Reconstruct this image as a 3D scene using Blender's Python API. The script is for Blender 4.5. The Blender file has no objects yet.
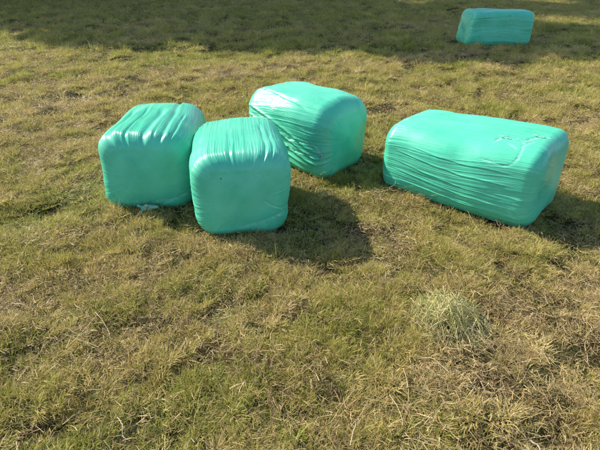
import bpy, math, random
import numpy as np
R = math.radians
random.seed(7)
rng = np.random.default_rng(11)
scene = bpy.context.scene

# ------------------------------------------------------------------ camera
CAM_H, PITCH = 1.6, 30.8
cam_data = bpy.data.cameras.new('camera')
cam_data.sensor_fit = 'HORIZONTAL'
cam_data.angle_x = 2 * math.atan(300 / 453.0)
cam_data.clip_start = 0.05
cam_data.clip_end = 1000
cam = bpy.data.objects.new('camera', cam_data)
cam.location = (0, 0, CAM_H)
cam.rotation_euler = (R(90 - PITCH), 0, 0)
scene.collection.objects.link(cam)
scene.camera = cam

# ------------------------------------------------------------------ sky, sun, exposure
SUN_EL = R(38)
SUN_DIR = (-0.87, 0.49)                      # horizontal direction towards the sun
world = bpy.data.worlds.new('World')
scene.world = world
world.use_nodes = True
wn = world.node_tree.nodes
wl = world.node_tree.links
bg = wn['Background']
sky = wn.new('ShaderNodeTexSky')
sky.sky_type = 'NISHITA'
sky.sun_disc = False
sky.sun_elevation = SUN_EL
sky.sun_rotation = math.atan2(SUN_DIR[0], SUN_DIR[1])
wl.new(sky.outputs[0], bg.inputs[0])
bg.inputs[1].default_value = 0.125
sun_data = bpy.data.lights.new('sun', 'SUN')
sun_data.energy = 4.6
sun_data.angle = R(0.53)
sun_data.color = (1.0, 0.905, 0.75)
sun = bpy.data.objects.new('sun', sun_data)
ce = math.cos(SUN_EL)
n = math.hypot(*SUN_DIR)
from mathutils import Vector
sv = Vector((SUN_DIR[0] / n * ce, SUN_DIR[1] / n * ce, math.sin(SUN_EL)))
sun.rotation_euler = sv.to_track_quat('Z', 'Y').to_euler()
sun.location = sv * 60
scene.collection.objects.link(sun)
scene.view_settings.view_transform = 'Standard'
scene.view_settings.look = 'None'
scene.view_settings.gamma = 1.0
scene.view_settings.use_curve_mapping = False
scene.view_settings.exposure = 0.82
scene.cycles.max_bounces = 5
scene.cycles.use_adaptive_sampling = True
scene.cycles.adaptive_threshold = 0.028
scene.cycles.use_denoising = True
scene.cycles.denoiser = 'OPENIMAGEDENOISE'
scene.cycles.denoising_prefilter = 'NONE'
scene.cycles.adaptive_min_samples = 16
scene.cycles.debug_use_spatial_splits = True
scene.cycles.diffuse_bounces = 3
scene.cycles.glossy_bounces = 2
scene.cycles.transmission_bounces = 3
scene.cycles.transparent_max_bounces = 4


# ------------------------------------------------------------------ helpers
def tag(o, label=None, cat=None, group=None, kind=None):
    if label: o['label'] = label
    if cat: o['category'] = cat
    if group: o['group'] = group
    if kind: o['kind'] = kind
    return o


def hash2(ix, iy, seed):
    h = (ix.astype(np.int64) * 374761393 + iy.astype(np.int64) * 668265263 + seed * 1442695041) & 0xFFFFFFFF
    h = ((h ^ (h >> 13)) * 1274126177) & 0xFFFFFFFF
    h = h ^ (h >> 16)
    return (h & 0xFFFFFF) / float(0xFFFFFF)


def vnoise(x, y, seed=0):
    """smooth value noise, 0..1"""
    x = np.asarray(x, float); y = np.asarray(y, float)
    ix = np.floor(x); iy = np.floor(y)
    fx = x - ix; fy = y - iy
    fx = fx * fx * fx * (fx * (fx * 6 - 15) + 10); fy = fy * fy * fy * (fy * (fy * 6 - 15) + 10)
    a = hash2(ix, iy, seed); b = hash2(ix + 1, iy, seed)
    c = hash2(ix, iy + 1, seed); d = hash2(ix + 1, iy + 1, seed)
    return (a * (1 - fx) + b * fx) * (1 - fy) + (c * (1 - fx) + d * fx) * fy


def fbm(x, y, seed=0, o=3):
    s = 0; a = 1; t = 0
    for k in range(o):
        s = s + a * vnoise(x * 2 ** k + 13.7 * k, y * 2 ** k - 7.1 * k, seed + k)
        t += a; a *= .5
    return s / t


def sstep(a, b, x):
    t = np.clip((x - a) / (b - a), 0, 1)
    return t * t * (3 - 2 * t)


def mesh_from(name, verts, faces, smooth=True):
    """verts Nx3, faces Mx4 or Mx3 arrays"""
    me = bpy.data.meshes.new(name)
    verts = np.asarray(verts, np.float32); faces = np.asarray(faces, np.int32)
    me.vertices.add(len(verts)); me.vertices.foreach_set('co', verts.ravel())
    if len(faces):
        k = faces.shape[1]
        me.loops.add(faces.size); me.loops.foreach_set('vertex_index', faces.ravel())
        me.polygons.add(len(faces))
        me.polygons.foreach_set('loop_start', np.arange(0, faces.size, k, dtype=np.int32))
        me.polygons.foreach_set('loop_total', np.full(len(faces), k, np.int32))
        me.polygons.foreach_set('use_smooth', np.full(len(faces), smooth, bool))
    me.update(calc_edges=True)
    me.validate()
    return me


def fattr(me, name, data, typ='FLOAT'):
    a = me.attributes.new(name, typ, 'POINT')
    a.data.foreach_set('vector' if typ == 'FLOAT_VECTOR' else 'value', np.asarray(data, np.int32 if typ == 'INT' else np.float32).ravel())


def link(name, me, mat=None, parent=None, loc=None):
    o = bpy.data.objects.new(name, me)
    scene.collection.objects.link(o)
    if mat is not None and me is not None:
        me.materials.clear(); me.materials.append(mat)
    if parent is not None: o.parent = parent
    if loc is not None: o.location = loc
    return o


def new_mat(name):
    m = bpy.data.materials.new(name); m.use_nodes = True
    nt = m.node_tree
    return m, nt, nt.nodes, nt.links, nt.nodes['Principled BSDF'], nt.nodes['Material Output']


def ramp(nd, stops, interp='LINEAR'):
    r = nd.new('ShaderNodeValToRGB'); e = r.color_ramp.elements
    r.color_ramp.interpolation = interp
    while len(e) < len(stops): e.new(0.5)
    for k, (p, c) in enumerate(stops):
        e[k].position = p; e[k].color = (c[0], c[1], c[2], 1)
    return r


def ray_ground(u, v, z=0.0):
    p = R(PITCH); c_, s_ = math.cos(p), math.sin(p)
    a = (u - 300) / 453.0; b = -(v - 225) / 453.0
    dx, dy, dz = a, c_ + b * s_, -s_ + b * c_
    t = (z - CAM_H) / dz
    return dx * t, dy * t

# ------------------------------------------------------------------ field functions
ROW = R(33)                                   # direction the mower went
def row_uv(x, y):
    return x * math.cos(ROW) + y * math.sin(ROW), -x * math.sin(ROW) + y * math.cos(ROW)

# bales: centre x, y, yaw of long axis, length, width, height
BALES = dict(
    a=(-1.10, 3.32, 91.5, 0.88, 0.64, 0.565),
    b=(-0.42, 2.935, 98.0, 0.80, 0.64, 0.565),
    c=(0.06, 3.86, -41.0, 0.92, 0.64, 0.61),
    d=(1.275, 3.18, -42.0, 1.16, 0.72, 0.54),
    e=(4.04, 10.12, 5.0, 1.26, 0.68, 0.66),
)
HAY = (0.745, 1.72)


def tussock(x, y):
    """0..1, lumps of grass about a hand wide"""
    u, v = row_uv(x, y)
    return np.clip(0.62 * vnoise(x * 8.5, y * 8.5, 3) + 0.38 * vnoise(x * 17 + 4, y * 17, 5) + .25 * (fbm(u * .9, v * 3.2, 8, 2) - .5), 0, 1)


def ground_z(x, y):
    u, v = row_uv(x, y)
    z = 0.045 * (fbm(x * .45, y * .45, 21, 2) - .5) + 0.030 * (vnoise(u * .7, v * 3.0, 22) - .5) + 0.042 * (vnoise(x * 4.2, y * 4.2, 23) - .5)
    z = z + 0.075 * (tussock(x, y) - .5)
    flat = np.ones_like(z)
    for (cx, cy, yaw, L, W, H) in BALES.values():
        d = np.hypot(x - cx, y - cy)
        flat = flat * (0.25 + 0.75 * sstep(0.35, 0.75, d))
    return z * flat


def dryness(x, y):
    """0 green .. 1 straw"""
    u, v = row_uv(x, y)
    d = 0.62 * fbm(u * .32, v * 2.5, 31, 3) + 0.38 * fbm(x * 3.6, y * 3.6, 35, 2)
    d = (d - .5) * 1.9 + .5
    d = d + .42 * sstep(.25, .9, x) * sstep(2.3, 1.5, y)          # trampled brown corner by the hay
    d = d - .16 * sstep(6.5, 9.5, y)
    return np.clip(d, 0, 1)


# ------------------------------------------------------------------ ground
def axis(lo, hi, step, far):
    core = np.arange(lo, hi + 1e-6, step)
    k = np.cumsum(step * 1.28 ** np.arange(1, 60))
    k = k[k < far]
    return np.concatenate([(lo - k)[::-1], core, hi + k])

gx = axis(-5.0, 5.5, 0.035, 400); gy = axis(0.2, 9.0, 0.035, 400)
X, Y = np.meshgrid(gx, gy)
Z = ground_z(X, Y)
nx, ny = len(gx), len(gy)
ii = (np.arange(ny - 1)[:, None] * nx + np.arange(nx - 1)[None, :]).ravel()
me = mesh_from('ground', np.stack([X, Y, Z], -1).reshape(-1, 3), np.stack([ii, ii + 1, ii + nx + 1, ii + nx], 1))
fattr(me, 'dry', dryness(X, Y).ravel())
m, nt, nd, lk, pb, out = new_mat('meadow_soil_and_thatch')
tc = nd.new('ShaderNodeTexCoord')
n1 = nd.new('ShaderNodeTexNoise'); n1.inputs['Scale'].default_value = 55; n1.inputs['Detail'].default_value = 5; n1.inputs['Roughness'].default_value = .7
lk.new(tc.outputs['Object'], n1.inputs['Vector'])
r1 = ramp(nd, [(.30, (.020, .015, .008)), (.5, (.060, .048, .020)), (.7, (.14, .11, .05))])
lk.new(n1.outputs[0], r1.inputs[0])
n2 = nd.new('ShaderNodeTexNoise'); n2.inputs['Scale'].default_value = 3; n2.inputs['Detail'].default_value = 3
lk.new(tc.outputs['Object'], n2.inputs['Vector'])
r2 = ramp(nd, [(.42, (0, 0, 0)), (.62, (1, 1, 1))])
lk.new(n2.outputs[0], r2.inputs[0])
mx = nd.new('ShaderNodeMix'); mx.data_type = 'RGBA'
lk.new(r2.outputs[0], mx.inputs['Factor']); lk.new(r1.outputs[0], mx.inputs['A'])
gr = ramp(nd, [(.3, (.022, .028, .008)), (.7, (.085, .095, .025))])
lk.new(n1.outputs[0], gr.inputs[0]); lk.new(gr.outputs[0], mx.inputs['B'])
lk.new(mx.outputs['Result'], pb.inputs['Base Color'])
pb.inputs['Roughness'].default_value = .95; pb.inputs['Specular IOR Level'].default_value = .1
bp = nd.new('ShaderNodeBump'); bp.inputs['Strength'].default_value = .9; bp.inputs['Distance'].default_value = .02
lk.new(n1.outputs[0], bp.inputs['Height']); lk.new(bp.outputs[0], pb.inputs['Normal'])
ground = tag(link('ground', me, m), 'mown hay meadow ground under the stubble', 'ground', kind='structure')


# ------------------------------------------------------------------ trees outside the frame whose shade covers the top of the field
def bark_mat():
    m, nt, nd, lk, pb, out = new_mat('bark')
    tx = nd.new('ShaderNodeTexNoise'); tx.inputs['Scale'].default_value = 9; tx.inputs['Detail'].default_value = 6
    r = ramp(nd, [(.35, (.05, .035, .022)), (.65, (.16, .12, .085))])
    lk.new(tx.outputs[0], r.inputs[0]); lk.new(r.outputs[0], pb.inputs['Base Color'])
    pb.inputs['Roughness'].default_value = .9
    b = nd.new('ShaderNodeBump'); b.inputs['Strength'].default_value = .8
    lk.new(tx.outputs[0], b.inputs['Height']); lk.new(b.outputs[0], pb.inputs['Normal'])
    return m

def leaf_mat():
    m, nt, nd, lk, pb, out = new_mat('tree_leaf')
    a = nd.new('ShaderNodeAttribute'); a.attribute_name = 'rnd'
    r = ramp(nd, [(0, (.035, .065, .015)), (1, (.09, .14, .035))])
    lk.new(a.outputs['Fac'], r.inputs[0]); lk.new(r.outputs[0], pb.inputs['Base Color'])
    pb.inputs['Roughness'].default_value = .5
    return m

def tube(path, radii, sides=8):
    path = np.asarray(path, float); V = []; F = []
    for k in range(len(path)):
        t = path[min(k + 1, len(path) - 1)] - path[max(k - 1, 0)]
        t = t / (np.linalg.norm(t) + 1e-9)
        a = np.cross(t, (0, 0, 1) if abs(t[2]) < .9 else (1, 0, 0)); a /= np.linalg.norm(a)
        b = np.cross(t, a)
        for s in range(sides):
            an = 2 * math.pi * s / sides
            V.append(path[k] + radii[k] * (math.cos(an) * a + math.sin(an) * b))
    for k in range(len(path) - 1):
        for s in range(sides):
            F.append((k * sides + s, k * sides + (s + 1) % sides, (k + 1) * sides + (s + 1) % sides, (k + 1) * sides + s))
    return np.array(V), np.array(F)

def join(parts):
    V = []; F = []; o = 0
    for v, f in parts:
        V.append(v); F.append(f + o); o += len(v)
    return np.concatenate(V), np.concatenate(F)

BARK, LEAF = bark_mat(), leaf_mat()

def tree_meshes(seed):
    """unit tree: height 1, crown radius 1 in its own scale"""
    g = np.random.default_rng(seed)
    parts = [tube([(0, 0, -.02), (.004, 0, .1), (-.004, .006, .3), (.006, 0, .6), (0, 0, .93)], [.022, .016, .013, .008, .002])]
    cl = []
    for k in range(46):
        z = g.uniform(.14, .97); prof = math.sin(math.pi * min(1, (z - .02) / .98) ** .8) ** .55
        rr = .155 * prof * math.sqrt(g.uniform(.05, 1)); an = g.uniform(0, 6.283)
        cl.append((rr * math.cos(an), rr * math.sin(an), z, g.uniform(.035, .065)))
    for c in cl[:16]:
        z0 = max(.08, c[2] - .1)
        parts.append(tube([(0, 0, z0), (c[0] * .5, c[1] * .5, (z0 + c[2]) / 2 + .01), c[:3]], [.006, .004, .0015], 5))
    tv, tf = join(parts)
    N = 13000
    ci = g.integers(0, len(cl), N); C = np.array(cl)[ci]
    d = g.normal(size=(N, 3)); d /= np.linalg.norm(d, axis=1)[:, None]
    P = C[:, :3] + d * (C[:, 3] * g.uniform(.3, 1, N) ** .5)[:, None]
    a = g.normal(size=(N, 3)); a /= np.linalg.norm(a, axis=1)[:, None]
    b = np.cross(a, g.normal(size=(N, 3))); b /= np.linalg.norm(b, axis=1)[:, None]
    s = g.uniform(.010, .018, N)[:, None]
    V = np.stack([P - a * s, P + b * s * .55, P + a * s, P - b * s * .55], 1).reshape(-1, 3)
    F = np.arange(N * 4).reshape(N, 4)
    tr = mesh_from('trunk', tv, tf); tr.materials.append(BARK)
    cr = mesh_from('crown', V, F, False); cr.materials.append(LEAF)
    fattr(cr, 'rnd', np.repeat(g.uniform(0, 1, N), 4))
    return tr, cr

TM = [tree_meshes(1), tree_meshes(2)]
SX, SY = SUN_DIR[0] / n, SUN_DIR[1] / n
def shade_pos(a, s):                          # a along the shadow direction, s across it
    return (-SX * a + SY * s, -SY * a - SX * s)
TREES = [  # a_base, s, height, crown width factor, label
    (-22, 10.0, 15.8, 1.42, 'shortest broadleaf tree, nearest end of the tree row'),
    (-23, 12.4, 19.8, 1.28, 'second broadleaf tree from the near end of the tree row'),
    (-25, 16.0, 17.8, 1.45, 'slim broadleaf tree squeezed between its taller neighbours in the tree row'),
    (-25, 19.4, 22.0, 1.22, 'third broadleaf tree, in the middle of the tree row'),
    (-24, 23.2, 24.0, 1.15, 'fourth broadleaf tree, the tallest of the tree row'),
    (-23, 28.0, 22.0, 1.20, 'broadleaf tree at the far end of the tree row'),
    (-29, 11.6, 14.5, 1.6, 'low spreading broadleaf tree behind the near end of the row'),
]
for k, (a, s, h, w, lab) in enumerate(TREES):
    e = bpy.data.objects.new('broadleaf_tree', None); scene.collection.objects.link(e)
    x, y = shade_pos(a, s)
    e.location = (x, y, 0); e.rotation_euler = (0, 0, k * 1.3); e.scale = (h * w, h * w, h)
    tag(e, lab, 'tree', 'trees along the field edge')
    link('trunk', TM[k % 2][0], None, e); link('crown', TM[k % 2][1], None, e)


# ------------------------------------------------------------------ bales
def film_mat(name, base, deep, rough=.29):
    m, nt, nd, lk, pb, out = new_mat(name)
    at = nd.new('ShaderNodeAttribute'); at.attribute_name = 'wc'
    mk = nd.new('ShaderNodeAttribute'); mk.attribute_name = 'amp'
    mp = nd.new('ShaderNodeMapping'); mp.inputs['Scale'].default_value = (150, 4.5, 1)
    lk.new(at.outputs['Vector'], mp.inputs[0])
    n1 = nd.new('ShaderNodeTexNoise'); n1.inputs['Scale'].default_value = 1; n1.inputs['Detail'].default_value = 4; n1.inputs['Distortion'].default_value = .35
    lk.new(mp.outputs[0], n1.inputs['Vector'])
    tc = nd.new('ShaderNodeTexCoord')
    n2 = nd.new('ShaderNodeTexNoise'); n2.inputs['Scale'].default_value = 30; n2.inputs['Detail'].default_value = 4
    lk.new(tc.outputs['Object'], n2.inputs['Vector'])
    mu = nd.new('ShaderNodeMath'); mu.operation = 'MULTIPLY'
    lk.new(n1.outputs[0], mu.inputs[0]); lk.new(mk.outputs['Fac'], mu.inputs[1])
    ma = nd.new('ShaderNodeMath'); ma.operation = 'MULTIPLY_ADD'; ma.inputs[1].default_value = .07
    lk.new(n2.outputs[0], ma.inputs[0]); lk.new(mu.outputs[0], ma.inputs[2])
    bp = nd.new('ShaderNodeBump'); bp.inputs['Strength'].default_value = .8; bp.inputs['Distance'].default_value = .007
    lk.new(ma.outputs[0], bp.inputs['Height']); lk.new(bp.outputs[0], pb.inputs['Normal'])
    # film thickness: overlapping layers are a little whiter or a little deeper
    n3 = nd.new('ShaderNodeTexNoise'); n3.inputs['Scale'].default_value = 1; n3.inputs['Detail'].default_value = 3
    mp3 = nd.new('ShaderNodeMapping'); mp3.inputs['Scale'].default_value = (26, 2.2, 1)
    lk.new(at.outputs['Vector'], mp3.inputs[0]); lk.new(mp3.outputs[0], n3.inputs['Vector'])
    n4 = nd.new('ShaderNodeTexNoise'); n4.inputs['Scale'].default_value = 5; n4.inputs['Detail'].default_value = 3
    lk.new(tc.outputs['Object'], n4.inputs['Vector'])
    mm = nd.new('ShaderNodeMix'); mm.data_type = 'FLOAT'
    lk.new(mk.outputs['Fac'], mm.inputs['Factor']); lk.new(n4.outputs[0], mm.inputs['A']); lk.new(n3.outputs[0], mm.inputs['B'])
    r = ramp(nd, [(.34, deep), (.66, base)])
    lk.new(mm.outputs['Result'], r.inputs[0])
    # laps of the film strip: each band overlaps the last with a hard edge
    def frac(vec, sx, sy, sz):
        dp = nd.new('ShaderNodeVectorMath'); dp.operation = 'DOT_PRODUCT'; dp.inputs[1].default_value = (sx, sy, sz)
        lk.new(vec, dp.inputs[0])
        ad = nd.new('ShaderNodeMath'); ad.operation = 'MULTIPLY_ADD'; ad.inputs[1].default_value = .35
        lk.new(n4.outputs[0], ad.inputs[0]); lk.new(dp.outputs['Value'], ad.inputs[2])
        f = nd.new('ShaderNodeMath'); f.operation = 'FRACT'; lk.new(ad.outputs[0], f.inputs[0])
        return f
    f1 = frac(tc.outputs['Object'], 1.1, 4.6, 3.4); f2 = frac(tc.outputs['Object'], 2.7, -3.1, 2.2)
    sm = nd.new('ShaderNodeMath'); sm.operation = 'ADD'; lk.new(f1.outputs[0], sm.inputs[0]); lk.new(f2.outputs[0], sm.inputs[1])
    lr = nd.new('ShaderNodeMapRange'); lr.inputs['From Max'].default_value = 2; lr.inputs['To Min'].default_value = .955; lr.inputs['To Max'].default_value = 1.03
    lk.new(sm.outputs[0], lr.inputs['Value'])
    lm = nd.new('ShaderNodeVectorMath'); lm.operation = 'SCALE'
    lk.new(r.outputs[0], lm.inputs[0]); lk.new(lr.outputs[0], lm.inputs['Scale'])
    # dust and bits of grass stuck to the film
    n5 = nd.new('ShaderNodeTexNoise'); n5.inputs['Scale'].default_value = 70; n5.inputs['Detail'].default_value = 2
    lk.new(tc.outputs['Object'], n5.inputs['Vector'])
    d5 = ramp(nd, [(.70, (0, 0, 0)), (.76, (.55, .55, .55))]); lk.new(n5.outputs[0], d5.inputs[0])
    dm = nd.new('ShaderNodeMix'); dm.data_type = 'RGBA'; dm.inputs['B'].default_value = (.16, .26, .12, 1)
    lk.new(d5.outputs[0], dm.inputs['Factor']); lk.new(lm.outputs[0], dm.inputs['A'])
    pa = nd.new('ShaderNodeAttribute'); pa.attribute_name = 'pale'
    pm_ = nd.new('ShaderNodeMix'); pm_.data_type = 'RGBA'; pm_.inputs['B'].default_value = (.46, .82, .70, 1)
    lk.new(pa.outputs['Fac'], pm_.inputs['Factor']); lk.new(dm.outputs['Result'], pm_.inputs['A'])
    lk.new(pm_.outputs['Result'], pb.inputs['Base Color'])
    rr = nd.new('ShaderNodeMapRange'); rr.inputs['From Min'].default_value = .3; rr.inputs['From Max'].default_value = .7
    rr.inputs['To Min'].default_value = rough - .06; rr.inputs['To Max'].default_value = rough + .14
    lk.new(n4.outputs[0], rr.inputs['Value']); lk.new(rr.outputs[0], pb.inputs['Roughness'])
    pb.inputs['IOR'].default_value = 1.5
    return m

FILM = film_mat('mint_green_stretch_film', (.105, .605, .405), (.064, .525, .34))
m, nt, nd, lk, pb, out = new_mat('pale_loose_film')
pb.inputs['Base Color'].default_value = (.36, .79, .64, 1); pb.inputs['Roughness'].default_value = .28
tl_ = nd.new('ShaderNodeBsdfTranslucent'); tl_.inputs[0].default_value = (.36, .79, .64, 1); ms_ = nd.new('ShaderNodeMixShader'); ms_.inputs[0].default_value = .4
lk.new(pb.outputs[0], ms_.inputs[1]); lk.new(tl_.outputs[0], ms_.inputs[2]); lk.new(ms_.outputs[0], out.inputs[0])
tr_ = nd.new('ShaderNodeTexNoise'); tr_.inputs['Scale'].default_value = 60; b_ = nd.new('ShaderNodeBump'); b_.inputs['Strength'].default_value = .5; b_.inputs['Distance'].default_value = .004
lk.new(tr_.outputs[0], b_.inputs['Height']); lk.new(b_.outputs[0], pb.inputs['Normal'])
PALE = m
m, nt, nd, lk, pb, out = new_mat('dark_puncture')
pb.inputs['Base Color'].default_value = (.012, .03, .02, 1); pb.inputs['Roughness'].default_value = .8
DARK = m

NC = 840
def bale_surface(L, W, H, seed, slant=0.0, coarse=1.0, fine=1.0, rc=.115, re=.10, folds=(), lean=(0, 0), gather=1.0, top_bulge=.02, taper=0.0, skew=0.0, rise=0.0, warp=.8):
    """tube of rounded-rectangle sections along local x, closed by slightly domed ends.
       Returns grid of points [ring, c], the wrinkle mask and the (c, x) film coordinates."""
    hy, hz = W / 2, H / 2
    # profile: x position and section scale
    prof = []
    nm, nr, ncap = 104, 18, 18
    xs = np.linspace(-(L / 2 - re), L / 2 - re, nm)
    for k in range(ncap):                     # left cap, from the pole out
        t = k / ncap
        prof.append((-L / 2 - .020 * (1 - t * t), t * (1 - re / hz), 0))
    for k in range(nr):
        a = (k / nr) * math.pi / 2
        prof.append((-(L / 2 - re) - re * math.cos(a), 1 - re / hz * (1 - math.sin(a)), math.sin(a) ** 2))
    for x in xs: prof.append((x, 1.0, 1.0))
    for k in range(nr - 1, -1, -1):
        a = (k / nr) * math.pi / 2
        prof.append((L / 2 - re + re * math.cos(a), 1 - re / hz * (1 - math.sin(a)), math.sin(a) ** 2))
    for k in range(ncap - 1, -1, -1):
        t = k / ncap
        prof.append((L / 2 + .020 * (1 - t * t), t * (1 - re / hz), 0))
    prof = np.array(prof)
    # section: rounded rectangle by arc length, starts at the middle of the bottom
    fy, fz = 2 * (hy - rc), 2 * (hz - rc); q = math.pi / 2 * rc
    per = 2 * fy + 2 * fz + 4 * q
    c = np.arange(NC) / NC * per
    sy = np.zeros(NC); sz = np.zeros(NC)
    for k, cc in enumerate(c):
        d = cc
        segs = [('b', fy / 2), ('c', q, 0), ('r', fz), ('c', q, 1), ('t', fy), ('c', q, 2), ('l', fz), ('c', q, 3), ('b2', fy / 2)]
        for sg in segs:
            if d <= sg[1] + 1e-9: break
            d -= sg[1]
        t = d
        if sg[0] == 'b': y, z = t, -hz
        elif sg[0] == 'b2': y, z = -fy / 2 + t, -hz
        elif sg[0] == 'r': y, z = hy, -fz / 2 + t
        elif sg[0] == 't': y, z = fy / 2 - t, hz
        elif sg[0] == 'l': y, z = -hy, fz / 2 - t
        else:
            a = t / rc
            cy, cz = [(1, -1), (1, 1), (-1, 1), (-1, -1)][sg[2]]
            a0 = [-math.pi / 2, 0, math.pi / 2, math.pi][sg[2]]
            y = cy * (hy - rc) + rc * math.cos(a0 + a); z = cz * (hz - rc) + rc * math.sin(a0 + a)
        sy[k], sz[k] = y, z
    px, ps, pm = prof[:, 0], prof[:, 1], prof[:, 2]
    Xg = np.repeat(px[:, None], NC, 1)
    Yg = ps[:, None] * sy[None, :]; Zg = ps[:, None] * sz[None, :]
    Cg = np.repeat(c[None, :], len(px), 0)
    M = np.repeat(pm[:, None], NC, 1)
    # plump sides: bulge that vanishes at the edges
    ux = np.clip(Xg / (L / 2), -1, 1); uy = np.clip(Yg / hy, -1, 1); uz = np.clip(Zg / hz, -1, 1)
    bul = .022
    Yg = Yg + np.sign(Yg) * bul * (1 - uz ** 2) * (1 - .6 * ux ** 2) * np.abs(uy) ** 3
    Zg = Zg + (np.where(Zg > 0, top_bulge, .002)) * (1 - uy ** 2) * (1 - .5 * ux ** 2) * np.abs(uz) ** 3 * np.sign(Zg)
    # the ends narrow a little, corners pulled in by the film
    pull = 1 - .05 * np.abs(ux) ** 3
    Yg *= pull; Zg = Zg * (1 - .035 * np.abs(ux) ** 3 * (Zg > 0))
    # soft lumps of hay under the film
    lump = .020 * (fbm(Xg * 3.3 + seed * 7.1, Cg * 3.3, seed, 2) - .5) * M
    nyv = np.sign(Yg) * np.abs(uy) ** 6; nzv = np.sign(Zg) * np.abs(uz) ** 6; nxv = np.sign(Xg) * np.abs(ux) ** 10 * (1 - pm[:, None])
    nn = np.sqrt(nyv ** 2 + nzv ** 2 + nxv ** 2) + 1e-6
    nyv, nzv, nxv = nyv / nn, nzv / nn, nxv / nn
    w = np.clip(per * 0 + M, 0, 1)
    # creases run along the bale, slightly slanting, gathered at the shoulders
    cw = Cg + slant * Xg * np.sin(Cg / per * 2 * math.pi * 2) + .010 * (vnoise(Xg * 3, Cg * 4, seed + 5) - .5)
    rid = lambda v: 1 - np.abs(2 * v - 1)
    co = rid(vnoise(cw * 13, Xg * .9 + 9, seed + 11)) ** 2.2
    fi = rid(vnoise(cw * 54 + .3 * vnoise(Xg * 4, cw * 9, seed), Xg * .9, seed + 12)) ** 3
    ff = rid(vnoise(cw * 125, Xg * 1.6, seed + 13)) ** 2
    patch = .35 + .9 * fbm(Xg * 2.0 + 3, Cg * 3.2, seed + 14, 2) ** 1.2
    sh = np.exp(-((np.abs(Xg) - (L / 2 - re * 1.1)) / .10) ** 2)
    amp = w * patch * (.8 + gather * .8 * sh)
    disp = lump + amp * (-.0105 * coarse * co + .0036 * fine * fi + .0020 * fine * ff)
    for (c0, x0, x1, c1, dep, wid) in folds:  # deliberate long folds: (c fraction at x0) -> (c fraction at x1)
        t = np.clip((Xg - x0) / (x1 - x0), 0, 1)
        cc = (c0 + (c1 - c0) * t) * per + .008 * (vnoise(Xg * 9, Xg * 0, seed + 40) - .5)
        d = (Cg - cc) / wid
        ends = sstep(0, .12, t) * sstep(1, .88, t) + .0
        ends = np.where(x0 < -L / 2 + .12, sstep(1, .8, t), ends)
        ends = np.where(x1 > L / 2 - .12, sstep(0, .2, t) if x0 > -L / 2 + .12 else 1.0, ends)
        disp = disp + dep * (np.exp(-d * d) - .45 * np.exp(-((d - 1.5) ** 2))) * ends * w
    rad = np.sqrt((Yg / hy) ** 2 + (Zg / hz) ** 2)
    ang = np.arctan2(Zg, Yg)
    disp = disp + (1 - M) * np.clip(rad, 0, 1) ** 3 * (.0035 * rid(vnoise(ang * 5.5 + seed, rad * 1.3, seed + 71)) ** 2 + .0016 * rid(vnoise(ang * 17, rad * 2, seed + 72)) ** 2)
    tens = rid(vnoise((Yg * .8 - Zg * .6) * 26 + seed, (Yg * .6 + Zg * .8) * 2.5, seed + 73)) ** 3
    disp = disp + (1 - M) * .0022 * tens * sstep(.35, .65, fbm(Yg * 4, Zg * 4 + seed, seed + 74, 2))
    end_dim = (1 - M) * (.006 * (fbm(Yg * 5 + seed, Zg * 5, seed + 15, 2) - .5))
    disp = disp + end_dim
    Xg = Xg + nxv * disp; Yg = Yg + nyv * disp; Zg = Zg + nzv * disp
    Zg = Zg + hz
    low = 1 - np.clip(Zg / H, 0, 1)
    Yg = Yg * (1 - taper * low); Xg = Xg + skew * low * np.clip(-Xg / (L / 2), 0, 1)
    Zg = Zg * (1 + rise * Xg / (L / 2))
    # nothing is square: the whole bale is slumped and twisted a little
    wx = .05 * (vnoise(Yg * 2.1 + seed, Zg * 2.3 + 1.7, seed + 61) - .5) + .03 * (vnoise(Yg * 4.5 + seed, Zg * 4.5, seed + 62) - .5)
    wy = .05 * (vnoise(Xg * 2.0 + seed, Zg * 2.3 + 4.1, seed + 63) - .5) + .028 * (vnoise(Xg * 4.4 + seed, Zg * 4.7, seed + 64) - .5)
    wz = (.045 * (vnoise(Xg * 2.2 + seed, Yg * 2.2 + 2.9, seed + 65) - .5) + .022 * (vnoise(Xg * 5 + seed, Yg * 5, seed + 66) - .5)) * np.clip(.35 + Zg / H, 0, 1)
    Xg = Xg + warp * wx; Yg = Yg + warp * wy; Zg = Zg + warp * wz
    Xg = Xg + lean[0] * Zg; Yg = Yg + lean[1] * Zg
    P = np.stack([Xg, Yg, Zg], -1)
    return P, np.clip(amp, 0, 1.5), Cg, px, per


def bale_mesh(P, amp, Cg):
    nr = P.shape[0]
    i = np.arange(nr - 1)[:, None]; j = np.arange(NC)[None, :]
    a = i * NC + j; b = i * NC + (j + 1) % NC
    F = np.stack([a, b, b + NC, a + NC], -1).reshape(-1, 4)
    me = mesh_from('film_wrapped_body', P.reshape(-1, 3), F[:, ::-1])
    fattr(me, 'wc', np.stack([Cg, P[..., 0], 0 * Cg], -1).reshape(-1, 3), 'FLOAT_VECTOR')
    fattr(me, 'amp', amp.ravel())
    return me


class Bale:
    def __init__(s, key, label, seed, **kw):
        x, y, yaw, L, W, H = BALES[key]
        s.P, s.amp, s.C, s.px, s.per = bale_surface(L, W, H, seed, **kw)
        s.e = bpy.data.objects.new('wrapped_hay_bale', None); scene.collection.objects.link(s.e)
        s.e.location = (x, y, float(ground_z(np.array([x]), np.array([y]))[0]) - .014)
        s.e.rotation_euler = (0, 0, R(yaw))
        tag(s.e, label, 'hay bale', 'film wrapped hay bales on the meadow')
        s.body = link('film_wrapped_body', bale_mesh(s.P, s.amp, s.C), FILM, s.e)

    def local(s, p):
        import mathutils
        mtx = mathutils.Matrix.Translation(s.e.location) @ mathutils.Euler(s.e.rotation_euler).to_matrix().to_4x4()
        return np.array(mtx.inverted() @ Vector(p))


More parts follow.
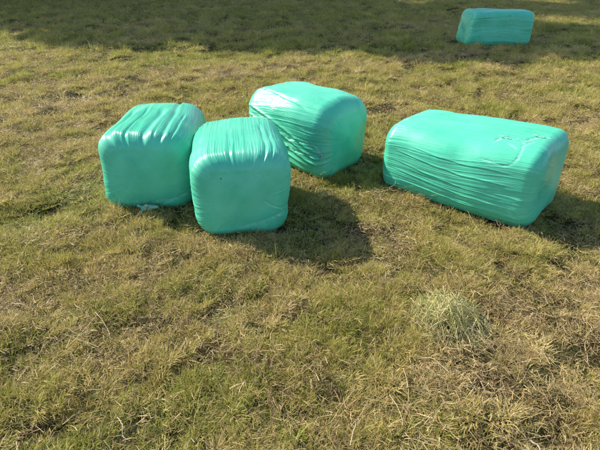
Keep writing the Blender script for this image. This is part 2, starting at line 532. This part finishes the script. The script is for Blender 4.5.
RAG_BOW = [(-1, .35), (-.55, .12), (-.2, .3), (.3, .42), (.85, .38), (1, .1), (.6, -.12), (.2, -.32), (-.2, -.28), (-.42, -.75), (-.66, -.72), (-.58, -.25), (-.9, -.02)]
RAG_STRIP = [(-.35, .9), (-.05, 1), (.1, .55), (.45, .6), (.4, .15), (.75, -.1), (.35, -.35), (.3, -.95), (.05, -.55), (-.25, -.7), (-.3, -.1), (-.8, .1), (-.45, .4)]
RAG_WISP = [(-1, .1), (-.6, .45), (-.25, .2), (.05, .6), (.3, .25), (.7, .5), (1, .05), (.6, -.15), (.4, -.5), (.1, -.2), (-.3, -.55), (-.5, -.15)]
def scrap(name, parent, outline, centre, ax, bx, seed, mat, amp, to_local=None):
    """torn scrap of thin film with a ragged outline, crinkled along its normal"""
    ol = np.array(outline, float)
    ol = np.stack([ol, (ol + np.roll(ol, -1, 0)) / 2], 1).reshape(-1, 2)
    g = np.random.default_rng(seed); ol = ol + g.normal(size=ol.shape) * .03
    ax, bx = np.array(ax, float), np.array(bx, float); up = np.cross(ax, bx); up /= np.linalg.norm(up)
    rings, seg = 6, len(ol); V = [np.array(centre, float)]; F = []
    for r in range(1, rings + 1):
        for k in range(seg):
            q = ol[k] * r / rings
            h = amp * (float(vnoise(np.array([q[0] * 3.2 + seed]), np.array([q[1] * 3.2]), seed)[0]) - .5 + .5 * abs(float(vnoise(np.array([q[0] * 7 + q[1] * 4]), np.array([q[1] * 2.]), seed + 1)[0]) - .5))
            V.append(np.array(centre) + ax * q[0] + bx * q[1] + up * h)
    for k in range(seg): F.append((0, 1 + k, 1 + (k + 1) % seg))
    for r in range(rings - 1):
        for k in range(seg):
            p = 1 + r * seg + k; q = 1 + r * seg + (k + 1) % seg
            F += [(p, q, q + seg), (p, q + seg, p + seg)]
    if to_local: V = [to_local(v) for v in V]
    o = link(name, mesh_from(name, V, np.array(F)), mat, parent)
    so = o.modifiers.new('thickness', 'SOLIDIFY'); so.thickness = .0008
    return o


# fractions round the section: 0 bottom, .25 +y side, .5 top, .75 -y side (about)
ba = Bale('a', 'leftmost green bale with deep pleats over its top and a torn flap below', 101,
          slant=.10, coarse=.30, fine=.40, gather=.5, top_bulge=.04, rc=.12, warp=.45,
          folds=[(.395, -.6, .22, .42, -.018, .026), (.452, -.6, .30, .468, -.014, .016), (.515, -.6, .20, .52, -.020, .030), (.578, -.6, .33, .56, -.016, .020), (.605, -.6, .1, .60, -.008, .010)])
bb = Bale('b', 'foremost green bale, fine pleats on top, tiny dark hole in its smooth face', 202,
          slant=.03, coarse=.18, fine=.95, gather=.9, top_bulge=.03, taper=.07, rc=.125, warp=.55,
          folds=[(.578, -.6, .2, .572, -.013, .012), (.60, -.6, .1, .595, -.006, .009), (.47, -.6, .1, .475, -.006, .012)])
bc = Bale('c', 'green bale standing behind the others, slanting creases run to a white tear near its corner', 303,
          slant=.10, coarse=.20, fine=1.0, gather=.3, top_bulge=.035, taper=.03, rc=.14, re=.12,
          folds=[(.655, -.4, .36, .765, .010, .014), (.69, -.4, .38, .79, .010, .011), (.735, -.4, .36, .81, .012, .014), (.775, -.4, .34, .83, .009, .012), (.82, -.4, .34, .85, .009, .012), (.58, -.35, .3, .63, -.008, .012)])
bd = Bale('d', 'long low green bale on the right with lengthwise creases and loose film at its corner', 404,
          slant=.06, coarse=.05, fine=1.25, gather=.15, top_bulge=.025, taper=.06, rc=.13, re=.095, rise=.06, warp=.5,
          folds=[(.675, -.30, .44, .70, .003, .006), (.70, -.45, .42, .735, .004, .006), (.735, -.45, .40, .775, .0035, .006), (.765, -.45, .42, .80, .004, .006), (.80, -.42, .42, .825, .0035, .006), (.845, -.35, .45, .86, .004, .007)])
be = Bale('e', 'lone green bale in the shade of the trees at the top right of the field', 505,
          slant=.04, coarse=.9, fine=.8, gather=.3, top_bulge=.02, rc=.11, re=.09, skew=-.09)


# ------------------------------------------------------------------ torn bits of film
def surface_at(b, u, v):
    """point and normal on a bale's film where the film shows at photo position (u, v)"""
    ew = np.array(b.e.location); yw = b.e.rotation_euler[2]
    P = b.P.reshape(-1, 3); c_, s_ = math.cos(yw), math.sin(yw)
    Wp = np.stack([P[:, 0] * c_ - P[:, 1] * s_, P[:, 0] * s_ + P[:, 1] * c_, P[:, 2]], 1) + ew
    pt = R(PITCH); d = Wp - np.array([0, 0, CAM_H])
    fw = d[:, 1] * math.cos(pt) - d[:, 2] * math.sin(pt); up = d[:, 1] * math.sin(pt) + d[:, 2] * math.cos(pt)
    uu = 300 + 453 * d[:, 0] / fw; vv = 225 - 453 * up / fw
    e2 = (uu - u) ** 2 + (vv - v) ** 2
    near = np.where(e2 < max(2.0, e2.min() + 1.0))[0]
    k = near[np.argmin(fw[near] + .02 * e2[near])]
    if not hasattr(b, 'N'):
        nn_ = np.empty(len(P) * 3, np.float32); b.body.data.vertices.foreach_get('normal', nn_); b.N = nn_.reshape(-1, 3).astype(float)
    nv = b.N[k]
    if np.dot(nv, P[k] - np.array([0, 0, P[:, 2].max() / 2])) < 0: nv = -nv
    return P[k].copy(), nv / np.linalg.norm(nv)


def film_crease(b, path, amp, wid, seed, pale=.5, per=10):
    """pull the film up into an uneven ridge along a path over the bale; stretched film turns paler"""
    pts = []
    for (p, q) in zip(path[:-1], path[1:]):
        for t in np.arange(per + 1) / per:
            pts.append(surface_at(b, p[0] + (q[0] - p[0]) * t, p[1] + (q[1] - p[1]) * t)[0])
    C = np.array(pts)
    for _ in range(2): C[1:-1] = (C[:-2] + 2 * C[1:-1] + C[2:]) / 4
    P = b.P.reshape(-1, 3)
    if not hasattr(b, 'pale'): b.pale = np.zeros(len(P))
    box = np.where(np.all((P > C.min(0) - 5 * wid) & (P < C.max(0) + 5 * wid), 1))[0]
    Q = P[box]; best = np.full(len(Q), 9.); tb = np.zeros(len(Q))
    for k in range(len(C) - 1):
        a, e = C[k], C[k + 1]; ab = e - a; l2 = ab @ ab + 1e-12
        t = np.clip((Q - a) @ ab / l2, 0, 1); dd = np.linalg.norm(Q - a - t[:, None] * ab, axis=1)
        m_ = dd < best; best[m_] = dd[m_]; tb[m_] = (k + t[m_]) / (len(C) - 1)
    nz = vnoise(tb * len(path) * 5, best * 60, seed); nz2 = vnoise(tb * len(path) * 14 + 3, best * 140, seed + 1)
    prof = np.exp(-(best / (wid * (.5 + nz))) ** 2) * (.35 + .9 * nz2) * np.clip(8 * np.minimum(tb, 1 - tb) + .15, 0, 1)
    crin = np.exp(-(best / (3.2 * wid)) ** 2) * (vnoise(Q[:, 0] * 110, Q[:, 1] * 110 + Q[:, 2] * 90, seed + 2) - .5) * .35
    b.newP = getattr(b, 'newP', P.copy())
    b.newP[box] += b.N[box] * (amp * (prof + crin))[:, None]
    b.pale[box] = np.maximum(b.pale[box], pale * prof)
    b.body.data.vertices.foreach_set('co', b.newP.astype(np.float32).ravel())
    at_ = b.body.data.attributes.get('pale') or b.body.data.attributes.new('pale', 'FLOAT', 'POINT')
    at_.data.foreach_set('value', np.clip(b.pale, 0, 1).astype(np.float32))
    b.body.data.update()


# bale a: the torn flap sticking out below its front, a crease where it was pulled
gz = lambda x, y: float(ground_z(np.array([x]), np.array([y]))[0])
fx_, fy_ = ray_ground(148, 209, .05)
flap = scrap('torn_film_flap', ba.e, RAG_BOW, (fx_, fy_, gz(fx_, fy_) + .06), (.078, -.005, -.004), (.004, .030, .048), 3, PALE, .022, ba.local)
flap['label'] = 'pale torn flap of film lying below the bale'
film_crease(ba, [(158, 206), (166, 202), (176, 198), (188, 192)], .006, .006, 4, .3)
film_crease(ba, [(150, 203), (160, 200), (172, 199)], .005, .006, 5, .2)
# bale b: small hole and the lap of the last film layer
p_, n_ = surface_at(bb, 221, 179)
hv = [p_ + n_ * .0015] ; up_ = np.cross(n_, (1, 0, 0)); up_ /= np.linalg.norm(up_); sd_ = np.cross(n_, up_)
for k in range(9): hv.append(p_ + n_ * .0010 + (up_ * math.cos(k * .698) * .0065 + sd_ * math.sin(k * .698) * .0048) * (.8 + .3 * math.sin(k * 2.3)))
link('hole', mesh_from('hole', hv, np.array([(0, 1 + k, 1 + (k + 1) % 9) for k in range(9)])), DARK, bb.e)['label'] = 'tiny dark hole in the film'
film_crease(bb, [(238, 228), (254, 224), (270, 219), (284, 212)], .005, .006, 6, .35)
film_crease(bb, [(262, 200), (274, 206), (284, 209)], .004, .006, 7, .1)
# bale c: white tear and the pulled creases that meet in it
p_, n_ = surface_at(bc, 321, 156)
ha = np.cross((0, 0, 1), n_); ha /= np.linalg.norm(ha); hb = np.cross(n_, ha)
t_ = scrap('film_tear', bc.e, RAG_STRIP, p_ + n_ * .009, ha * .026, hb * .045, 8, PALE, .014); t_['label'] = 'whitish tear in the film near the corner'
film_crease(bc, [(282, 136), (296, 141), (308, 144), (316, 146), (321, 156)], .010, .007, 9, .5)
film_crease(bc, [(322, 158), (330, 165), (339, 171)], .006, .006, 10, .25)
film_crease(bc, [(270, 140), (290, 149), (306, 155), (320, 159)], .008, .008, 11, .3)
# bale d: loose film gathered on the near top corner
for k, (path, am, wd, pl) in enumerate([
        ([(494, 141), (502, 137), (510, 138), (519, 138)], .014, .011, .9),
        ([(519, 138), (524, 143), (522, 150), (518, 157), (513, 164)], .007, .005, .5),
        ([(513, 164), (505, 166), (494, 163), (480, 158)], .005, .006, .3),
        ([(522, 141), (530, 139), (540, 136), (550, 137)], .013, .010, .8),
        ([(524, 146), (530, 142), (536, 141)], .008, .006, .5),
        ([(506, 142), (512, 146), (517, 150)], .006, .005, .3),
        ([(516, 226), (512, 218), (505, 205)], .006, .007, .2)]):
    film_crease(bd, path, am * .8, wd, 20 + k, pl)
for k, (u_, v_, sa, sb) in enumerate([(504, 137, .042, .020), (539, 137, .044, .016)]):
    p_, n_ = surface_at(bd, u_, v_)
    ha = np.cross((0, 0, 1), n_ + np.array([-.3, 0, 0])); ha /= np.linalg.norm(ha); ha = np.array([1., 0, 0]) - n_ * n_[0]; hb = np.cross(n_, ha)
    scrap('loose_film', bd.e, RAG_WISP, p_ + n_ * .009, ha * sa, hb * sb, 31 + k, PALE, .010)


# ------------------------------------------------------------------ grass
def blade_strip(p0, d, up, L, w, bend, segs, g, tip=.15):
    """points of one curved blade; returns (V, F) with local indices"""
    side = np.cross(d, up); nn_ = np.linalg.norm(side)
    side = side / nn_ if nn_ > 1e-6 else np.array([1., 0, 0])
    V = []; p = np.array(p0, float); dirv = np.array(d, float)
    for k in range(segs + 1):
        t = k / segs
        ww = w * (1 - (1 - tip) * t ** 1.5) / 2
        V += [p - side * ww, p + side * ww]
        dirv = dirv + bend / segs; dirv = dirv / np.linalg.norm(dirv)
        p = p + dirv * L / segs
    F = [(2 * k, 2 * k + 1, 2 * k + 3, 2 * k + 2) for k in range(segs)]
    return V, F


def bunch(name, seed, kind, mat):
    g = np.random.default_rng(seed); V = []; F = []; A = []; T = []
    def add(vf, r):
        o = len(V); V.extend(vf[0]); F.extend([tuple(i + o for i in f) for f in vf[1]])
        n_ = len(vf[0]); A.extend([r] * n_); T.extend([(k // 2) / (n_ / 2 - 1) for k in range(n_)])
    if kind == 'grass':
      for sub in range(5):                      # a clod of five unequal tufts
        lean = g.normal(size=2) * .35
        rr_, aa_ = .085 * math.sqrt(g.random()), g.uniform(0, 6.283)
        cen = np.array([rr_ * math.cos(aa_), rr_ * math.sin(aa_), 0]); hs = g.uniform(.7, 1.3)
        for k in range(44):
            an = g.uniform(0, 6.283); r = .055 * math.sqrt(g.random())
            out = np.array([math.cos(an), math.sin(an), 0]); a2 = g.uniform(0, 6.283)
            d = out * g.uniform(.1, .9) + np.array([math.cos(a2), math.sin(a2), 0]) * .5 + np.array([lean[0], lean[1], g.uniform(.6, 1.6)])
            d /= np.linalg.norm(d)
            add(blade_strip(cen + out * r + [0, 0, -.010], d, np.array([0, 0, 1.]) + g.normal(size=3) * .3, hs * g.uniform(.022, .064) * (1.25 if g.random() < .15 else 1), g.uniform(.0020, .0046), np.array([out[0] * .5, out[1] * .5, -g.uniform(.1, 1.1)]), 2, g), g.random())
    elif kind == 'thatch':
        for k in range(90):
            an = g.uniform(0, 6.283); p = np.append(g.normal(size=2) * .085, g.uniform(-.002, .022))
            d = np.array([math.cos(an), math.sin(an), g.normal() * .22]); d /= np.linalg.norm(d)
            L = g.uniform(.02, .065)
            add(blade_strip(p - d * L / 2, d, np.array([0, 0, 1.]) + g.normal(size=3) * .5, L, g.uniform(.0014, .0036), np.append(g.normal(size=2) * .5, -g.uniform(-.1, .5)), 3, g, .5), g.random())
    elif kind == 'stalk':
        for k in range(2):
            an = g.uniform(0, 6.283); p = np.append(g.normal(size=2) * .05, g.uniform(.015, .04))
            d = np.array([math.cos(an), math.sin(an), g.normal() * .12]); d /= np.linalg.norm(d)
            L = g.uniform(.10, .24)
            add(blade_strip(p - d * L / 2, d, np.array([0, 0, 1.]) + g.normal(size=3) * .3, L, g.uniform(.0018, .003), np.append(g.normal(size=2) * .35, -g.uniform(0, .15)), 6, g, .5), g.uniform(.5, 1))
    elif kind == 'green_sprout':
        for k in range(16):
            an = g.uniform(0, 6.283); out = np.array([math.cos(an), math.sin(an), 0])
            d = out * g.uniform(.1, .6) + np.array([0, 0, 1.]); d /= np.linalg.norm(d)
            add(blade_strip(out * .015 * g.random() + [0, 0, -.005], d, out + g.normal(size=3) * .2, g.uniform(.05, .12), g.uniform(.003, .0055), np.array([out[0] * .6, out[1] * .6, -g.uniform(.1, .9)]), 4, g), g.uniform(0, .45))
    me = mesh_from(name, V, np.array(F), True)
    fattr(me, 'rnd', A); fattr(me, 'tt', T)
    me.materials.append(mat)
    return bpy.data.objects.new(name, me)


def blade_mat(name, stops, wr, wd, off, trans=.30, tipdry=.12):
    m, nt, nd, lk, pb, out = new_mat(name)
    a = nd.new('ShaderNodeAttribute'); a.attribute_name = 'rnd'
    t = nd.new('ShaderNodeAttribute'); t.attribute_name = 'tt'
    d = nd.new('ShaderNodeAttribute'); d.attribute_name = 'dry'; d.attribute_type = 'INSTANCER'
    m1 = nd.new('ShaderNodeMath'); m1.operation = 'MULTIPLY_ADD'; m1.inputs[1].default_value = wr; m1.inputs[2].default_value = off
    lk.new(a.outputs['Fac'], m1.inputs[0])
    m2 = nd.new('ShaderNodeMath'); m2.operation = 'MULTIPLY_ADD'; m2.inputs[1].default_value = wd
    lk.new(d.outputs['Fac'], m2.inputs[0]); lk.new(m1.outputs[0], m2.inputs[2])
    m3 = nd.new('ShaderNodeMath'); m3.operation = 'MULTIPLY_ADD'; m3.inputs[1].default_value = tipdry; m3.use_clamp = True
    lk.new(t.outputs['Fac'], m3.inputs[0]); lk.new(m2.outputs[0], m3.inputs[2])
    r = ramp(nd, stops); lk.new(m3.outputs[0], r.inputs[0])
    lk.new(r.outputs[0], pb.inputs['Base Color'])
    pb.inputs['Roughness'].default_value = .55; pb.inputs['Specular IOR Level'].default_value = .3
    tl = nd.new('ShaderNodeBsdfTranslucent'); lk.new(r.outputs[0], tl.inputs[0])
    ms = nd.new('ShaderNodeMixShader'); ms.inputs[0].default_value = trans
    lk.new(pb.outputs[0], ms.inputs[1]); lk.new(tl.outputs[0], ms.inputs[2]); lk.new(ms.outputs[0], out.inputs[0])
    return m

GRASS = blade_mat('meadow_grass_blade', [(0, (.13, .21, .03)), (.28, (.32, .355, .06)), (.52, (.49, .44, .125)), (.76, (.61, .47, .20)), (1, (.76, .62, .37))], .62, .46, -.06, trans=.38)
STRAW = blade_mat('dry_straw_blade', [(0, (.15, .095, .05)), (.3, (.28, .19, .09)), (.6, (.42, .32, .155)), (1, (.56, .46, .26))], .75, .25, 0, trans=.2, tipdry=0)
HAYM = blade_mat('cured_hay_blade', [(0, (.15, .17, .045)), (.35, (.31, .32, .11)), (.7, (.47, .43, .18)), (1, (.66, .57, .31))], .95, 0, .02, trans=.2, tipdry=.05)


def scatter(name, objs, pts, rot, scl, idx, dry, label, cat):
    col = bpy.data.collections.new(name + '_pieces')
    for o in objs: col.objects.link(o)
    me = mesh_from(name, pts, np.zeros((0, 4)))
    fattr(me, 'rot', rot, 'FLOAT_VECTOR'); fattr(me, 'scl', scl, 'FLOAT_VECTOR'); fattr(me, 'idx', idx, 'INT'); fattr(me, 'dry', dry)
    o = tag(link(name, me), label, cat, kind='stuff')
    ng = bpy.data.node_groups.new(name + '_scatter', 'GeometryNodeTree')
    ng.interface.new_socket('Geometry', in_out='INPUT', socket_type='NodeSocketGeometry')
    ng.interface.new_socket('Geometry', in_out='OUTPUT', socket_type='NodeSocketGeometry')
    N = ng.nodes; Lk = ng.links
    gi, go = N.new('NodeGroupInput'), N.new('NodeGroupOutput')
    ci = N.new('GeometryNodeCollectionInfo'); ci.inputs['Collection'].default_value = col
    ci.inputs['Separate Children'].default_value = True; ci.inputs['Reset Children'].default_value = True
    ip = N.new('GeometryNodeInstanceOnPoints'); ip.inputs['Pick Instance'].default_value = True
    def na(nm, ty):
        a = N.new('GeometryNodeInputNamedAttribute'); a.data_type = ty; a.inputs['Name'].default_value = nm
        return a.outputs['Attribute']
    Lk.new(gi.outputs[0], ip.inputs['Points']); Lk.new(ci.outputs[0], ip.inputs['Instance'])
    Lk.new(na('idx', 'INT'), ip.inputs['Instance Index'])
    Lk.new(na('rot', 'FLOAT_VECTOR'), ip.inputs['Rotation']); Lk.new(na('scl', 'FLOAT_VECTOR'), ip.inputs['Scale'])
    Lk.new(ip.outputs[0], go.inputs[0])
    md = o.modifiers.new('scatter', 'NODES'); md.node_group = ng
    return o


def in_bale(x, y, shrink):
    r = np.zeros(len(x), bool)
    for (cx, cy, yaw, L, W, H) in BALES.values():
        c_, s_ = math.cos(R(yaw)), math.sin(R(yaw))
        lx = (x - cx) * c_ + (y - cy) * s_; ly = -(x - cx) * s_ + (y - cy) * c_
        r |= (np.abs(lx) < L / 2 - shrink) & (np.abs(ly) < W / 2 - shrink)
    return r


def zone(y0, y1, dens, g):
    """random points in the field trapezium in view plus a margin"""
    xm = 1.2 + .60 * y1
    k = int((y1 - y0) * 2 * xm * dens)
    x = g.uniform(-xm, xm, k); y = g.uniform(y0, y1, k)
    ok = np.abs(x) < 1.2 + .60 * y
    x, y = x[ok], y[ok]
    ok = ~in_bale(x, y, .075)
    return x[ok], y[ok]

def field_points(bands, g, keep):
    xs, ys, ss = [], [], []
    for (y0, y1, dens, s) in bands:
        x, y = zone(y0, y1, dens, g); k = g.random(len(x)) < keep(x, y)
        xs.append(x[k]); ys.append(y[k]); ss.append(np.full(k.sum(), s))
    return np.concatenate(xs), np.concatenate(ys), np.concatenate(ss)

# living stubble
g = np.random.default_rng(71)
hayd = lambda x, y: np.hypot(x - HAY[0], (y - HAY[1]))
x, y, s = field_points([(.3, 2.6, 360, .78), (2.6, 5, 230, .88), (5, 9, 110, 1.12), (9, 24, 38, 1.55)], g,
                       lambda x, y: np.clip(.37 + 1.15 * sstep(.24, .60, tussock(x, y)), 0, 1) * (1 - .6 * sstep(.65, .95, dryness(x, y))))
d = np.clip(dryness(x, y) + g.normal(size=len(x)) * .12, 0, 1)
ts = tussock(x, y)
nearb = np.ones(len(x))
hgt = s * (.55 + .85 * sstep(.25, .75, ts)) * g.uniform(.7, 1.25, len(x))
pts = np.stack([x, y, ground_z(x, y)], 1)
rot = np.stack([g.normal(size=len(x)) * .22, g.normal(size=len(x)) * .22, g.uniform(0, 6.283, len(x))], 1)
scl = np.stack([s * g.uniform(.8, 1.25, len(x)), s * g.uniform(.8, 1.25, len(x)), hgt], 1)
scatter('grass', [bunch('grass_tuft', 900 + k, 'grass', GRASS) for k in range(12)], pts, rot, scl, g.integers(0, 12, len(x)), d,
        'yellowing mown grass covering the whole meadow', 'grass')

# dead thatch
x, y, s = field_points([(.3, 2.6, 120, .9), (2.6, 5, 80, 1.0), (5, 9, 34, 1.25), (9, 24, 10, 1.7)], g,
                       lambda x, y: np.clip(.25 + .75 * dryness(x, y), 0, 1))
d = np.clip(vnoise(x * 1.7, y * 1.7, 55) + g.normal(size=len(x)) * .2, 0, 1)
pts = np.stack([x, y, ground_z(x, y) + .004 + .034 * g.random(len(x)) * tussock(x, y)], 1)
rot = np.stack([g.normal(size=len(x)) * .2, g.normal(size=len(x)) * .2, g.uniform(0, 6.283, len(x))], 1)
sc = s * g.uniform(.75, 1.3, len(x))
nst = 8
idx = np.where(g.random(len(x)) < .07, g.integers(nst, nst + 5, len(x)), g.integers(0, nst, len(x)))
objs = [bunch('a_thatch_%02d' % k, 950 + k, 'thatch', STRAW) for k in range(nst)] + [bunch('b_stalk_%02d' % k, 970 + k, 'stalk', STRAW) for k in range(5)]
scatter('dry_straw', objs, pts, rot, np.stack([sc] * 3, 1), idx, d, 'dead straw and cut stalks lying between the grass', 'straw')

# fresh green sprouts here and there
x, y, s = field_points([(.3, 2.6, 26, 1.0), (2.6, 6, 14, 1.0)], g, lambda x, y: sstep(.55, .2, dryness(x, y)) + .1)
pts = np.stack([x, y, ground_z(x, y)], 1)
rot = np.stack([g.normal(size=len(x)) * .25, g.normal(size=len(x)) * .25, g.uniform(0, 6.283, len(x))], 1)
sc = g.uniform(.5, 1.0, len(x))
scatter('green_sprouts', [bunch('sprout', 990 + k, 'green_sprout', GRASS) for k in range(6)], pts, rot, np.stack([sc] * 3, 1), g.integers(0, 6, len(x)), np.full(len(x), .05),
        'fresh green blades growing up through the stubble', 'grass')


# ------------------------------------------------------------------ loose hay heap
def hay_heap(name, centre, rad, hgt, count, seed, label, lmin, lmax, spread_dir=None):
    g = np.random.default_rng(seed); V = []; F = []; A = []; T = []
    z0 = float(ground_z(np.array([centre[0]]), np.array([centre[1]]))[0])
    for k in range(count):
        an = g.uniform(0, 6.283); r = rad * g.random() ** .7
        p = np.array([r * math.cos(an), r * math.sin(an), 0])
        top = hgt * (1 - (r / rad) ** 2) * g.uniform(.35, 1.05)
        p[2] = top
        a2 = (an + g.normal() * .8) if g.random() < .45 else -1.57 + g.normal() * .6
        d = np.array([math.cos(a2), math.sin(a2), -g.uniform(-.25, .5)]); d /= np.linalg.norm(d)
        L = g.uniform(lmin, lmax)
        vf = blade_strip(p - d * L * .35, d, np.array([0, 0, 1.]) + g.normal(size=3) * .4, L, g.uniform(.0018, .0036), np.append(g.normal(size=2) * .3, -g.uniform(.2, 1.1)), 6, g, .4)
        o = len(V); V.extend(vf[0]); F.extend([tuple(i + o for i in f) for f in vf[1]])
        A.extend([g.random()] * len(vf[0])); T.extend([(q // 2) / 6 for q in range(len(vf[0]))])
    V = np.array(V); V[:, 2] = np.maximum(V[:, 2], -.004 + .006 * g.random(len(V)))
    me = mesh_from(name, V, np.array(F)); fattr(me, 'rnd', A); fattr(me, 'tt', T)
    return tag(link(name, me, HAYM, loc=(centre[0], centre[1], z0 + .01)), label, 'hay')

hay_heap('hay_wisp', (-.36, 1.78), .17, .03, 170, 6, 'thin wisp of pale hay lying flat in the left foreground', .08, .18)
hay_heap('hay_heap', HAY, .19, .095, 800, 5, 'small heap of loose pale green hay dropped on the meadow', .07, .17)


# ------------------------------------------------------------------ single pale stalks that stand out
m, nt, nd, lk, pb, out = new_mat('bleached_stalk')
tx = nd.new('ShaderNodeTexNoise'); tx.inputs['Scale'].default_value = 40
r = ramp(nd, [(.3, (.36, .29, .17)), (.7, (.55, .47, .31))]); lk.new(tx.outputs[0], r.inputs[0]); lk.new(r.outputs[0], pb.inputs['Base Color'])
pb.inputs['Roughness'].default_value = .6
STALK = m
def stalk(p, q, label, rad=.0018, bend=.012, seed=0):
    g = np.random.default_rng(seed)
    (x0, y0), (x1, y1) = p, q
    pts = []
    nx_, ny_ = -(y1 - y0), (x1 - x0); ln = math.hypot(nx_, ny_)
    for k in range(9):
        t = k / 8; o = bend * math.sin(math.pi * t) + .0015 * g.normal()
        xx = x0 + (x1 - x0) * t + nx_ / ln * o; yy = y0 + (y1 - y0) * t + ny_ / ln * o
        pts.append((xx, yy, float(ground_z(np.array([xx]), np.array([yy]))[0]) + .045 + .006 * math.sin(3 * t + seed)))
    o = np.array(pts); base = o[0].copy()
    v, f = tube(o - base, np.linspace(rad, rad * .5, 9), 6)
    tag(link('straw_stalk', mesh_from('straw_stalk', v, f), STALK, loc=tuple(base)), label, 'straw', 'loose bleached stalks')
for k, (a, b, lab, rd) in enumerate([
        ((96, 315), (110, 337), 'short bleached stalk lying on the grass at the left', .0022),
        ((117, 418), (122, 437), 'bleached stalk low at the left edge of the foreground', .0020),
        ((350, 448), (368, 400), 'long pale straw pointing away at the bottom centre', .0022),
        ((328, 424), (357, 388), 'bent pale straw left of the long straw at bottom centre', .0020),
        ((390, 392), (403, 427), 'pale straw below the hay heap, leaning towards it', .0018),
        ((415, 352), (448, 378), 'pale straw reaching out from the front of the hay heap', .0018),
        ((530, 438), (541, 449), 'thick whitish stalk end at the bottom right', .0045)]):
    stalk(ray_ground(*a, .04), ray_ground(*b, .04), lab, rd, seed=k)
